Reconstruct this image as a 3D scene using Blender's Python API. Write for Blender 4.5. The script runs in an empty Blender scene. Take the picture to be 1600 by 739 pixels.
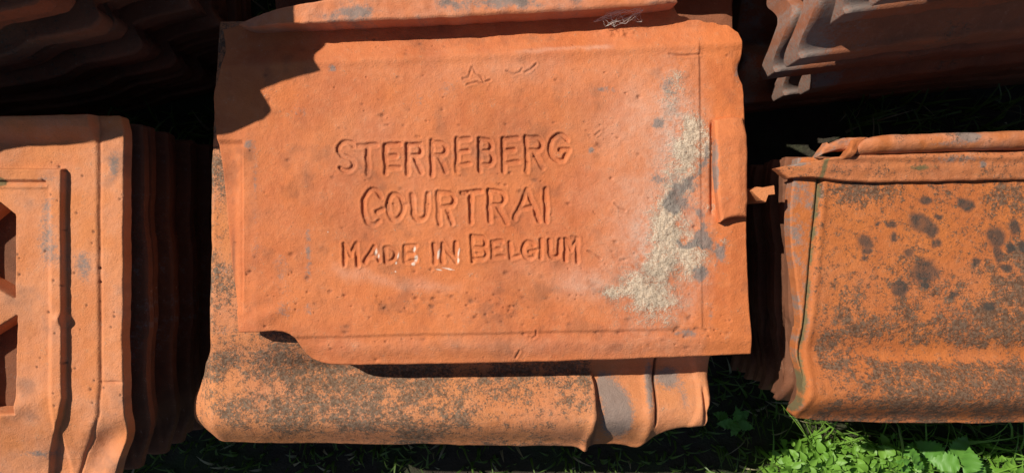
import bpy, bmesh, math, random
import numpy as np
from mathutils import Vector

# ------------------------------------------------------------------ camera, sky, sun, exposure
# Plan units are "p": 1 p = 0.5 mm.  The plan is 1600 x 739 p at the level of the lettered tile.
S = 2000.0                     # p per metre
CX, CY = 800.0, 369.5
F = 1143.0                     # camera height above the lettered tile (p)
GZ = -450.0                    # ground level (p)
scene = bpy.context.scene
COL = scene.collection

cam_d = bpy.data.cameras.new('camera'); cam = bpy.data.objects.new('camera', cam_d); COL.objects.link(cam)
cam.location = (0, 0, (F - GZ) / S)
cam_d.sensor_width = 36; cam_d.lens = 36 * F / 1600; cam_d.clip_start = 0.01; cam_d.clip_end = 100
scene.camera = cam

SUN_TRAVEL = Vector((0.85, -0.46, -1.0)).normalized()
w = bpy.data.worlds.new('World'); scene.world = w; w.use_nodes = True
nt = w.node_tree; nt.nodes.clear()
sky = nt.nodes.new('ShaderNodeTexSky'); sky.sky_type = 'NISHITA'; sky.sun_disc = False
sky.sun_elevation = math.asin(-SUN_TRAVEL.z); sky.sun_rotation = math.atan2(-SUN_TRAVEL.x, -SUN_TRAVEL.y)
bg = nt.nodes.new('ShaderNodeBackground'); bg.inputs['Strength'].default_value = 0.05
wo = nt.nodes.new('ShaderNodeOutputWorld')
nt.links.new(sky.outputs[0], bg.inputs[0]); nt.links.new(bg.outputs[0], wo.inputs[0])
sd = bpy.data.lights.new('sun', 'SUN'); sd.energy = 5.0; sd.angle = math.radians(0.5); sd.color = (1.0, 0.94, 0.84)
so = bpy.data.objects.new('sun', sd); COL.objects.link(so)
so.rotation_euler = SUN_TRAVEL.to_track_quat('-Z', 'Y').to_euler(); so.location = (-1, 0.5, 2)
vs_ = scene.view_settings
vs_.view_transform = 'Standard'; vs_.look = 'None'; vs_.gamma = 1.0; vs_.exposure = 0.22; vs_.use_curve_mapping = False

# ------------------------------------------------------------------ helpers
rng = np.random.default_rng(7)
random.seed(5)

def plan(ix, iy, z):
    """plan position (p) of a point seen at ix, iy that stands at height z"""
    k = (F - z) / F
    return CX + (ix - CX) * k, CY + (iy - CY) * k
def world(px, py, z):
    return ((px - CX) / S, (CY - py) / S, (z - GZ) / S)
def sm(a, b, x):
    t = np.clip((x - a) / (b - a), 0, 1); return t * t * (3 - 2 * t)
def gauss(x, y, cx, cy, rx, ry, a=0.0):
    c, s = math.cos(a), math.sin(a)
    dx, dy = x - cx, y - cy
    return np.exp(-(((dx * c + dy * s) / rx) ** 2 + ((-dx * s + dy * c) / ry) ** 2))
def hash2(i, j, seed):
    n = (i.astype(np.int64) * 374761393 + j.astype(np.int64) * 668265263 + seed * 1442695041) & 0xffffffff
    n = ((n ^ (n >> 13)) * 1274126177) & 0xffffffff
    return ((n ^ (n >> 16)) & 0xffff) / 65535.0
def vnoise(x, y, seed=0):
    i = np.floor(x); j = np.floor(y); fx = x - i; fy = y - j
    fx = fx * fx * (3 - 2 * fx); fy = fy * fy * (3 - 2 * fy)
    a = hash2(i, j, seed); b = hash2(i + 1, j, seed); c = hash2(i, j + 1, seed); d = hash2(i + 1, j + 1, seed)
    return (a * (1 - fx) + b * fx) * (1 - fy) + (c * (1 - fx) + d * fx) * fy
def fbm(x, y, scale, octv=4, seed=0, gain=0.5):
    t = 0; amp = 1; tot = 0; f = 1.0 / scale
    for o in range(octv):
        t = t + amp * vnoise(x * f + 13.7 * o, y * f + 7.3 * o, seed + o); tot += amp; amp *= gain; f *= 2.03
    return t / tot - 0.5          # about -0.5 .. 0.5
def chaikin(p, n=2):
    p = np.array(p, float)
    for _ in range(n):
        q = np.empty((2 * (len(p) - 1) + 2, 2)); q[0] = p[0]; q[-1] = p[-1]
        q[1:-1:2] = p[:-1] * 0.75 + p[1:] * 0.25; q[2:-1:2] = p[:-1] * 0.25 + p[1:] * 0.75
        p = q
    return p
def along(p, t):
    d = np.r_[0, np.cumsum(np.hypot(*np.diff(p, axis=0).T))]; L = d[-1]
    return np.stack([np.interp(t * L, d, p[:, 0]), np.interp(t * L, d, p[:, 1])], -1), L
def tag(o, label=None, cat=None, group=None, kind=None):
    if label: o['label'] = label
    if cat: o['category'] = cat
    if group: o['group'] = group
    if kind: o['kind'] = kind
    return o
def empty(name, label, cat, group=None, loc=(0, 0, 0)):
    o = bpy.data.objects.new(name, None); COL.objects.link(o); o.location = loc; o.empty_display_size = 0.02
    return tag(o, label, cat, group)
def mesh_obj(name, me, parent=None, loc=None):
    o = bpy.data.objects.new(name, me); COL.objects.link(o)
    if parent is not None: o.parent = parent
    if loc is not None: o.location = loc
    return o
def np_mesh(name, V, Q, mat, attrs=None, smooth=None):
    me = bpy.data.meshes.new(name)
    V = np.asarray(V, np.float32); Q = np.asarray(Q, np.int32); n = Q.shape[1]
    me.vertices.add(len(V)); me.vertices.foreach_set('co', V.ravel())
    me.loops.add(Q.size); me.loops.foreach_set('vertex_index', Q.ravel())
    me.polygons.add(len(Q)); me.polygons.foreach_set('loop_start', np.arange(0, Q.size, n, dtype=np.int32))
    sf = np.ones(len(Q), bool) if smooth is None else smooth
    me.polygons.foreach_set('use_smooth', sf)
    me.update(calc_edges=True); me.validate()
    for k, a in (attrs or {}).items():
        at = me.attributes.new(k, 'FLOAT', 'POINT'); at.data.foreach_set('value', np.asarray(a, np.float32))
    me.materials.append(mat)
    return me

def shell(name, L, R, T, B, us, vs, hfun, thick, mat, znom=0.0, rnd=5.0, afun=None, rough=1.2, seed=1,
          origin=(CX, CY, GZ), chai=2, coarse=4, taper=0.0):
    """A slab of clay: four outline curves, a modelled upper face, worn rim, side wall and under face."""
    us = np.asarray(us); vs = np.asarray(vs)
    cs = []
    for k, (c, par) in enumerate(((L, vs), (R, vs), (T, us), (B, us))):
        p, ln = along(chaikin(c, chai), par)
        q = fbm(p[:, 0] + 31 * k, p[:, 1], 26, 4, seed + 40 + k) * 2 * rough
        g = fbm(p[:, 0] - 17 * k, p[:, 1], 90, 2, seed + 60 + k)
        q = q + np.where(g > 0.18, -(g - 0.18) * 12 * rough, 0)        # chips
        win = np.clip(np.minimum(par, 1 - par) * 30, 0, 1)
        q = q * win
        if k < 2: p[:, 0] += q * (1 if k else -1)
        else: p[:, 1] += q * (1 if k == 3 else -1)
        cs.append((p, ln))
    (pl, ll), (pr, lr), (pt, lt), (pb, lb) = cs
    U = us[None, :, None]; Vv = vs[:, None, None]
    P = (1 - Vv) * pt[None] + Vv * pb[None] + (1 - U) * pl[:, None] + U * pr[:, None] \
        - ((1 - U) * (1 - Vv) * pt[0] + U * (1 - Vv) * pt[-1] + (1 - U) * Vv * pb[0] + U * Vv * pb[-1])
    X, Y = P[..., 0], P[..., 1]
    lw, lh = (lt + lb) / 2, (ll + lr) / 2
    e = np.minimum(np.minimum(us, 1 - us)[None, :] * lw, np.minimum(vs, 1 - vs)[:, None] * lh)
    r = rnd * (1 + 0.8 * fbm(X, Y, 40, 2, seed + 9))
    ee = np.clip(e / r, 0, 1)
    Z = hfun(X, Y) - r * (1 - np.sqrt(np.clip(1 - (1 - ee) ** 2, 0, 1)))
    k = (F - znom) / F
    PX = CX + (X - CX) * k; PY = CY + (Y - CY) * k
    ox, oy, oz = origin
    def w3(px, py, z): return np.stack([(px - ox) / S, (oy - py) / S, (z - oz) / S], -1).reshape(-1, 3)
    nv, nu = X.shape
    idx = np.arange(nv * nu).reshape(nv, nu)
    V = [w3(PX, PY, Z)]
    quads = [np.stack([idx[:-1, :-1], idx[1:, :-1], idx[1:, 1:], idx[:-1, 1:]], -1).reshape(-1, 4)]
    # wall
    ring = np.r_[idx[0, :], idx[1:, -1], idx[-1, -2::-1], idx[-2:0:-1, 0]]
    rx, ry, rz = PX.ravel()[ring], PY.ravel()[ring], Z.ravel()[ring]
    mx, my = PX.mean(), PY.mean()
    nr = len(ring); base = nv * nu
    steps = [0.0, 0.35, 0.7, 1.0]
    wn = fbm(rx, ry, 30, 3, seed + 77) * 4
    for s_ in steps:
        ins = taper * s_
        V.append(w3(rx + (mx - rx) * ins * 0.05 , ry + (my - ry) * ins * 0.05, rz - thick * s_ + (wn if s_ == 1.0 else 0)))
    ar = np.arange(nr); nx_ = (ar + 1) % nr
    for j in range(len(steps) - 1):
        a = base + j * nr; b = a + nr
        quads.append(np.stack([a + ar, a + nx_, b + nx_, b + ar], -1)[:, ::-1])
    base2 = base + len(steps) * nr
    iu = np.unique(np.r_[np.arange(0, nu, coarse), nu - 1]); iv = np.unique(np.r_[np.arange(0, nv, coarse), nv - 1])
    sub = np.ix_(iv, iu)
    V.append(w3(PX[sub], PY[sub], Z[sub] - thick))
    id2 = base2 + np.arange(len(iv) * len(iu)).reshape(len(iv), len(iu))
    quads.append(np.stack([id2[:-1, :-1], id2[:-1, 1:], id2[1:, 1:], id2[1:, :-1]], -1).reshape(-1, 4))
    V = np.concatenate(V); Q = np.concatenate(quads)
    at = {}
    if afun:
        for kk, a in afun(X, Y).items():
            full = np.zeros(len(V), np.float32); av = np.broadcast_to(a, X.shape).ravel()
            full[:nv * nu] = av
            for j in range(len(steps)): full[base + j * nr: base + (j + 1) * nr] = av[ring]
            at[kk] = full
    me = np_mesh(name, V, Q, mat, at)
    return me

def span(a, b, step): return np.linspace(0, 1, max(2, int(abs(b - a) / step) + 1))
def dense(cuts, total):
    """parameter values: cuts = [(from, to, step)] in p, total = (start, end)"""
    out = []
    for a, b, st in cuts: out.append(np.linspace(a, b, max(2, int(abs(b - a) / st) + 1)))
    t = np.unique(np.round(np.concatenate(out), 4)); return (t - total[0]) / (total[1] - total[0])

# ------------------------------------------------------------------ materials
def new_mat(name):
    m = bpy.data.materials.new(name); m.use_nodes = True; n = m.node_tree; n.nodes.clear(); return m, n
class NT:
    def __init__(s, n): s.n = n
    def node(s, t, **kw):
        o = s.n.nodes.new(t)
        for k, v in kw.items(): setattr(o, k, v)
        return o
    def link(s, a, b): s.n.links.new(a, b)
    def noise(s, vec, scale, detail=4, rough=0.6):
        o = s.node('ShaderNodeTexNoise'); o.inputs['Scale'].default_value = scale
        o.inputs['Detail'].default_value = detail; o.inputs['Roughness'].default_value = rough
        s.link(vec, o.inputs['Vector']); return o.outputs['Fac']
    def math(s, op, a, b=None, clamp=False):
        o = s.node('ShaderNodeMath', operation=op); o.use_clamp = clamp
        for i, v in enumerate((a, b)):
            if v is None: continue
            if isinstance(v, (int, float)): o.inputs[i].default_value = v
            else: s.link(v, o.inputs[i])
        return o.outputs[0]
    def ramp(s, a, lo, hi):
        o = s.node('ShaderNodeMapRange'); o.interpolation_type = 'SMOOTHSTEP'
        s.link(a, o.inputs[0]); o.inputs[1].default_value = lo; o.inputs[2].default_value = hi; return o.outputs[0]
    def mix(s, f, a, b):
        o = s.node('ShaderNodeMix', data_type='RGBA')
        for sock, v in ((o.inputs[0], f), (o.inputs[6], a), (o.inputs[7], b)):
            if isinstance(v, (int, float)): sock.default_value = v
            elif isinstance(v, tuple): sock.default_value = (*v, 1)
            else: s.link(v, sock)
        return o.outputs[2]
    def attr(s, name):
        o = s.node('ShaderNodeAttribute'); o.attribute_name = name; return o.outputs['Fac']

def clay(name, c1, c2, c3, speck=0.0, grain=1.0, grime=(0.095, 0.08, 0.058)):
    """burnt clay: c1/c2 broad tones, c3 fine tone; stains with shapes of their own come from mesh attributes"""
    m, n = new_mat(name); t = NT(n)
    tc = t.node('ShaderNodeTexCoord').outputs['Object']
    big = t.noise(tc, 22, 5, 0.6); mid = t.noise(tc, 130, 5, 0.65); fine = t.noise(tc, 900, 3, 0.7); f2 = t.noise(tc, 420, 4, 0.75)
    col = t.mix(t.ramp(big, 0.35, 0.68), c1, c2)
    col = t.mix(t.math('MULTIPLY', t.ramp(mid, 0.45, 0.75), 0.55), col, c3)
    col = t.mix(t.math('MULTIPLY', t.ramp(fine, 0.3, 0.75), 0.30 * grain), col, tuple(x * 0.6 for x in c1))
    dots = t.ramp(t.noise(tc, 520, 2, 0.5), 0.70, 0.76)
    col = t.mix(t.math('MULTIPLY', dots, 0.55 * grain), col, tuple(x * 0.35 for x in c1))
    # pink bloom of salts
    pk = t.attr('pink'); pkf = t.math('MULTIPLY', pk, t.math('ADD', t.math('MULTIPLY', mid, 1.0), 0.25), clamp=True)
    col = t.mix(t.math('MULTIPLY', pkf, 0.8), col, (0.63, 0.33, 0.22))
    fm = t.attr('film'); ff = t.math('MULTIPLY', fm, t.ramp(t.math('ADD', t.math('MULTIPLY', mid, 0.6), t.math('MULTIPLY', f2, 0.5)), 0.30, 0.75))
    col = t.mix(ff, col, (0.58, 0.44, 0.35))
    # pale crust
    pl = t.attr('pale'); plf = t.ramp(t.math('ADD', pl, t.math('ADD', t.math('MULTIPLY', t.math('SUBTRACT', fine, 0.5), 1.6), t.math('ADD', t.math('MULTIPLY', t.math('SUBTRACT', f2, 0.5), 0.8), t.math('MULTIPLY', t.math('SUBTRACT', mid, 0.5), 1.5)))), 0.28, 0.85)
    col = t.mix(t.math('MULTIPLY', plf, 0.92), col, t.mix(t.ramp(fine, 0.35, 0.65), (0.42, 0.31, 0.21), (0.66, 0.53, 0.39)))
    # grey smears
    gr = t.attr('grey'); grf = t.ramp(t.math('ADD', gr, t.math('MULTIPLY', t.math('SUBTRACT', f2, 0.5), 1.0)), 0.32, 0.72)
    col = t.mix(t.math('MULTIPLY', grf, 0.85), col, t.mix(mid, (0.16, 0.135, 0.118), (0.25, 0.215, 0.19)))
    # lichen speckle
    lk = t.attr('lichen')
    g1 = t.noise(tc, 620, 3, 0.7); g2 = t.noise(tc, 150, 6, 0.8)
    sp = t.math('ADD', t.math('MULTIPLY', t.math('SUBTRACT', g1, 0.5), 1.2), t.math('MULTIPLY', t.math('SUBTRACT', g2, 0.5), 2.0))
    lf = t.ramp(t.math('ADD', sp, t.math('MULTIPLY', t.math('SUBTRACT', lk, 0.5), 0.80)), -0.10, 0.30)
    lf = t.math('MULTIPLY', lf, t.ramp(lk, 0.02, 0.2))
    gcol = t.mix(t.ramp(t.noise(tc, 420, 3, 0.7), 0.40, 0.62), tuple(x * 0.55 for x in grime), tuple(x * 1.6 for x in grime))
    col = t.mix(t.math('MULTIPLY', lf, 0.85), col, gcol)
    ms = t.attr('moss'); mf = t.ramp(t.math('ADD', ms, t.math('MULTIPLY', t.math('SUBTRACT', f2, 0.5), 0.8)), 0.35, 0.7)
    col = t.mix(t.math('MULTIPLY', mf, 0.9), col, (0.13, 0.112, 0.05))
    dk = t.attr('dark')
    col = t.mix(t.math('MULTIPLY', dk, 0.9, clamp=True), col, (0.046, 0.043, 0.037))
    wh = t.attr('white')
    col = t.mix(t.ramp(t.math('ADD', wh, t.math('MULTIPLY', t.math('SUBTRACT', f2, 0.5), 0.7)), 0.42, 0.95), col, (0.66, 0.53, 0.43))
    b = t.node('ShaderNodeBsdfPrincipled'); t.link(col, b.inputs['Base Color'])
    b.inputs['Roughness'].default_value = 0.88; b.inputs['Specular IOR Level'].default_value = 0.25
    hgt = t.math('ADD', t.math('MULTIPLY', fine, 0.9), t.math('ADD', t.math('MULTIPLY', f2, 0.65), t.math('MULTIPLY', mid, 0.7)))
    hgt = t.math('ADD', hgt, t.math('MULTIPLY', plf, t.math('MULTIPLY', fine, 1.2)))
    hgt = t.math('ADD', hgt, t.math('MULTIPLY', lf, 0.35))
    bp = t.node('ShaderNodeBump'); bp.inputs['Strength'].default_value = 0.65; bp.inputs['Distance'].default_value = 0.0010
    t.link(hgt, bp.inputs['Height']); t.link(bp.outputs[0], b.inputs['Normal'])
    o = t.node('ShaderNodeOutputMaterial'); t.link(b.outputs[0], o.inputs[0])
    return m
M_CLAY = clay('orange_clay', (0.60, 0.172, 0.050), (0.49, 0.126, 0.038), (0.62, 0.200, 0.068))
M_LEFT = clay('pale_orange_clay', (0.62, 0.222, 0.080), (0.57, 0.195, 0.072), (0.63, 0.25, 0.105))
M_WEATH = clay('weathered_clay', (0.58, 0.215, 0.075), (0.53, 0.185, 0.070), (0.58, 0.24, 0.11), grain=1.2)
M_RED = clay('red_clay', (0.49, 0.148, 0.038), (0.42, 0.122, 0.036), (0.50, 0.17, 0.058), grain=1.2, grime=(0.075, 0.060, 0.042))
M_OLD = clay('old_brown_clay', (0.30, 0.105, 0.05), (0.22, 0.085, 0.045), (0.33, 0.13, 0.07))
M_SHADE = clay('shade_brown_clay', (0.20, 0.075, 0.036), (0.13, 0.055, 0.03), (0.23, 0.095, 0.05))  # shade on the lower tiles of the side stacks, put into the clay colour

def leafmat(name, c1, c2, trans=0.35, rough=0.5):
    m, n = new_mat(name); t = NT(n)
    oi = t.node('ShaderNodeObjectInfo').outputs['Random']
    tc = t.node('ShaderNodeTexCoord').outputs['Object']
    nz = t.noise(tc, 160, 3); v = t.attr('tone')
    col = t.mix(t.math('ADD', t.math('MULTIPLY', nz, 0.5), t.math('MULTIPLY', t.math('ADD', v, oi), 0.35), clamp=True), c1, c2)
    b = t.node('ShaderNodeBsdfPrincipled'); t.link(col, b.inputs['Base Color']); b.inputs['Roughness'].default_value = rough
    tr = t.node('ShaderNodeBsdfTranslucent'); t.link(col, tr.inputs[0])
    mx = t.node('ShaderNodeMixShader'); mx.inputs[0].default_value = trans
    t.link(b.outputs[0], mx.inputs[1]); t.link(tr.outputs[0], mx.inputs[2])
    o = t.node('ShaderNodeOutputMaterial'); t.link(mx.outputs[0], o.inputs[0]); return m
M_GRASS = leafmat('grass_blade', (0.045, 0.10, 0.015), (0.13, 0.21, 0.035))
M_LEAF = leafmat('weed_leaf', (0.13, 0.30, 0.03), (0.24, 0.44, 0.06))
M_NETTLE = leafmat('serrated_leaf', (0.10, 0.27, 0.035), (0.17, 0.38, 0.06))
M_DRY = leafmat('dry_blade', (0.25, 0.20, 0.10), (0.33, 0.30, 0.18), 0.2)
M_STEM = leafmat('green_stem', (0.12, 0.24, 0.04), (0.20, 0.32, 0.08), 0.1)
def soil():
    m, n = new_mat('dark_soil'); t = NT(n); tc = t.node('ShaderNodeTexCoord').outputs['Object']
    col = t.mix(t.noise(tc, 60, 6, 0.7), (0.018, 0.013, 0.008), (0.06, 0.045, 0.028))
    col = t.mix(t.ramp(t.noise(tc, 9, 4), 0.45, 0.65), col, (0.03, 0.045, 0.012))
    b = t.node('ShaderNodeBsdfPrincipled'); t.link(col, b.inputs['Base Color']); b.inputs['Roughness'].default_value = 0.95
    bp = t.node('ShaderNodeBump'); bp.inputs['Distance'].default_value = 0.006; t.link(t.noise(tc, 90, 6, 0.7), bp.inputs['Height'])
    t.link(bp.outputs[0], b.inputs['Normal']); o = t.node('ShaderNodeOutputMaterial'); t.link(b.outputs[0], o.inputs[0]); return m
M_SOIL = soil()
def webmat():
    m, n = new_mat('cobweb_silk'); t = NT(n); b = t.node('ShaderNodeBsdfPrincipled')
    b.inputs['Base Color'].default_value = (0.75, 0.68, 0.6, 1); b.inputs['Roughness'].default_value = 0.4
    o = t.node('ShaderNodeOutputMaterial'); t.link(b.outputs[0], o.inputs[0]); return m
M_WEB = webmat()

# ------------------------------------------------------------------ ground
def make_ground():
    n = 121; g = np.linspace(-1.6, 1.6, n); X, Y = np.meshgrid(g, g)
    Z = fbm(X * 100, Y * 100, 9, 4, 3) * 0.010 - 0.006
    id_ = np.arange(n * n).reshape(n, n)
    Q = np.stack([id_[:-1, :-1], id_[:-1, 1:], id_[1:, 1:], id_[1:, :-1]], -1).reshape(-1, 4)
    o = mesh_obj('ground', np_mesh('ground', np.stack([X, Y, Z], -1).reshape(-1, 3), Q, M_SOIL)); tag(o, kind='structure')
make_ground()

# ------------------------------------------------------------------ lettered tile (the top of the middle stack)
def zp(*pts): return [(500 + a / 2.7364, 170 + b / 2.737) for a, b in pts]
def arc(cx, cy, rx, ry, a0, a1, n=12):
    return [(cx + rx * math.cos(math.radians(a)), cy + ry * math.sin(math.radians(a))) for a in np.linspace(a0, a1, n)]
ST = []
def st(*pts): ST.append(zp(*pts))
def arcst(*a): ST.append(zp(*arc(*a)))
def rbowl(xs, y0, y1, xr):       # bowl of R/P/B
    ry = (y1 - y0) / 2
    st((xs, y0), (xr - ry * 0.8, y0)); arcst(xr - ry * 0.8, y0 + ry, ry * 0.8, ry, -90, 90); st((xr - ry * 0.8, y1), (xs + 6, y1))
# line 1
arcst(116, 175, 34, 32, -20, -190, 10); st((83, 183), (100, 200), (135, 215), (148, 232)); arcst(118, 238, 31, 30, -10, 150, 9)
st((165, 163), (246, 158)); st((205, 160), (208, 280))
st((281, 158), (284, 278)); st((281, 158), (342, 154)); st((284, 208), (328, 204)); st((284, 257), (342, 252))
st((373, 152), (379, 281)); rbowl(375, 154, 203, 436); st((405, 206), (437, 277))
st((478, 140), (483, 284)); rbowl(480, 147, 200, 540); st((512, 203), (540, 270))
st((586, 128), (588, 270)); st((586, 136), (640, 130)); st((588, 186), (632, 180)); st((588, 244), (642, 238))
st((682, 132), (684, 266)); rbowl(684, 136, 183, 733); rbowl(684, 186, 242, 741)
st((783, 130), (785, 270)); st((783, 134), (846, 128)); st((785, 183), (830, 178)); st((785, 236), (846, 228))
st((881, 122), (884, 268)); rbowl(883, 124, 182, 948); st((915, 184), (952, 254))
arcst(1024, 170, 40, 56, -40, -260, 14); st((1017, 226), (1040, 224), (1052, 200), (1062, 182)); st((1024, 180), (1062, 178))
# line 2
arcst(228, 420, 40, 76, -35, -310, 18); st((244, 440), (272, 428))
arcst(325, 420, 33, 56, 0, 360, 24)
st((396, 368), (400, 440)); arcst(430, 440, 30, 34, 180, 0, 9); st((460, 440), (462, 362))
st((505, 358), (510, 492)); rbowl(507, 361, 420, 574); st((540, 422), (566, 492))
st((608, 362), (686, 353)); st((645, 358), (648, 488))
st((722, 350), (727, 482)); rbowl(724, 352, 412, 788); st((758, 415), (796, 486))
st((832, 470), (885, 346)); st((885, 346), (936, 478)); st((853, 425), (912, 420))
st((962, 342), (968, 482))
# line 3
st((106, 668), (107, 580)); st((107, 580), (132, 628)); st((132, 628), (158, 575)); st((158, 575), (161, 670))
st((194, 658), (234, 588)); st((234, 588), (256, 650)); st((210, 634), (248, 630))
st((281, 594), (283, 658)); arcst(283, 624, 42, 31, -88, 88, 10)
st((362, 590), (366, 656)); st((362, 592), (410, 588)); st((364, 622), (398, 619)); st((366, 654), (412, 650))
st((490, 582), (493, 660))
st((524, 658), (524, 580)); st((524, 580), (582, 655)); st((582, 655), (580, 574))
st((650, 545), (653, 652)); rbowl(651, 548, 592, 710); rbowl(651, 594, 645, 714)
st((738, 568), (741, 640)); st((738, 570), (780, 566)); st((740, 602), (770, 599)); st((741, 637), (782, 632))
st((812, 572), (815, 638)); st((815, 636), (852, 628))
arcst(893, 604, 26, 36, -40, -300, 14); st((896, 610), (922, 606)); st((920, 606), (916, 630))
st((944, 560), (946, 640))
st((980, 562), (982, 612)); arcst(1003, 612, 21, 26, 180, 0, 8); st((1024, 612), (1026, 560))
st((1050, 645), (1050, 558)); st((1050, 558), (1074, 602)); st((1074, 602), (1098, 554)); st((1098, 554), (1102, 655))

CRACKS = [[(724, 124), (732, 122), (738, 106), (744, 116), (752, 121), (756, 130), (766, 126)], [(730, 133), (745, 129), (760, 133)],
          [(792, 112), (803, 117), (813, 113), (816, 108)], [(820, 114), (830, 109), (838, 101)],
          [(1045, 86), (1066, 88), (1092, 86)],
          [(918, 392), (930, 398), (938, 404)], [(832, 528), (838, 524), (838, 516)], [(806, 560), (812, 548)],
          [(930, 212), (937, 206)], [(960, 318), (968, 326), (976, 329)]]

def seg_dist(x, y, strokes, reach):
    D = np.full(x.shape, 1e3)
    fx, fy, fd = x.ravel(), y.ravel(), D.ravel()
    for s in strokes:
        for (x0, y0), (x1, y1) in zip(s[:-1], s[1:]):
            m = np.nonzero((fx > min(x0, x1) - reach) & (fx < max(x0, x1) + reach) & (fy > min(y0, y1) - reach) & (fy < max(y0, y1) + reach))[0]
            if not len(m): continue
            dx, dy = x1 - x0, y1 - y0
            t = np.clip(((fx[m] - x0) * dx + (fy[m] - y0) * dy) / (dx * dx + dy * dy + 1e-9), 0, 1)
            d = np.hypot(fx[m] - x0 - t * dx, fy[m] - y0 - t * dy)
            fd[m] = np.minimum(fd[m], d)
    return fd.reshape(x.shape)

PITS = []
pr = np.random.default_rng(21)
for cx, cy, rx, ry, n in ((720, 480, 200, 26, 60), (940, 225, 30, 25, 14), (600, 160, 120, 60, 20), (430, 440, 60, 60, 18),
                          (900, 400, 90, 60, 14), (1090, 500, 60, 40, 16), (760, 330, 300, 200, 110), (1040, 530, 90, 20, 16), (560, 540, 90, 14, 10), (700, 70, 250, 12, 12)):
    for _ in range(n):
        PITS.append((cx + pr.normal() * rx * 0.6, cy + pr.normal() * ry * 0.6, 1.2 + pr.random() ** 3 * 3.5, 0.8 + pr.random() * 2.2))

def crust(X, Y):
    n = fbm(X, Y, 34, 5, 5)
    a = 1.25 * gauss(X, Y, 1012, 456, 42, 40, 0.5) + 1.1 * gauss(X, Y, 1062, 398, 42, 40) + 0.8 * gauss(X, Y, 1042, 352, 26, 34) \
        + 1.15 * gauss(X, Y, 1052, 142, 16, 28, 0.5) + 1.15 * gauss(X, Y, 1080, 208, 20, 32) + 0.7 * gauss(X, Y, 1103, 228, 12, 24) \
        + 0.9 * gauss(X, Y, 1068, 252, 28, 48) + 0.65 * gauss(X, Y, 1040, 310, 24, 34) + 0.6 * gauss(X, Y, 960, 458, 22, 9) + 0.5 * gauss(X, Y, 1110, 325, 10, 10) + 0.55 * gauss(X, Y, 1130, 378, 8, 10)
    return np.clip(a * (1.0 + 1.6 * n), 0, 1.2)
def greys(X, Y):
    n = fbm(X, Y, 26, 5, 15)
    a = 0.85 * gauss(X, Y, 1062, 320, 30, 20) + 0.8 * gauss(X, Y, 1095, 372, 20, 18) + 0.8 * gauss(X, Y, 1095, 428, 16, 16) \
        + 0.6 * gauss(X, Y, 1045, 138, 22, 26) + 0.75 * gauss(X, Y, 1028, 193, 12, 10) + 0.8 * gauss(X, Y, 1022, 280, 14, 12) \
        + 0.6 * gauss(X, Y, 1058, 275, 20, 26) + 0.75 * gauss(X, Y, 1122, 260, 5, 70) + 0.6 * gauss(X, Y, 1104, 235, 6, 30) \
        + 0.75 * gauss(X, Y, 1128, 390, 9, 24) + 0.6 * gauss(X, Y, 1075, 520, 30, 12) + 0.5 * gauss(X, Y, 1110, 490, 8, 24) \
        + 0.55 * gauss(X, Y, 1152, 110, 7, 20) + 0.6 * gauss(X, Y, 923, 235, 7, 8) + 0.55 * gauss(X, Y, 950, 70 + 70, 30, 8) \
        + 0.5 * gauss(X, Y, 520, 108, 9, 9) + 0.65 * gauss(X, Y, 387, 226, 10, 9) \
        + 0.38 * gauss(X, Y, 465, 170, 26, 36) + 0.42 * gauss(X, Y, 402, 390, 12, 60) + 0.40 * gauss(X, Y, 440, 430, 26, 50) + 0.45 * gauss(X, Y, 482, 410, 8, 100) \
        + 0.4 * gauss(X, Y, 400, 270, 7, 60) + 0.36 * gauss(X, Y, 700, 145, 90, 26, -.3) + 0.4 * gauss(X, Y, 455, 480, 50, 22) + 0.4 * gauss(X, Y, 1000, 40, 26, 5)
    v = 1 - np.abs(fbm(X, Y, 60, 4, 17)) / 0.10
    a = a + 1.1 * np.clip(v, 0, 1) * (gauss(X, Y, 1075, 370, 38, 80) + 0.7 * gauss(X, Y, 1065, 260, 36, 50))
    return np.clip(a * (0.95 + 1.9 * n), 0, 1.2)

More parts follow.
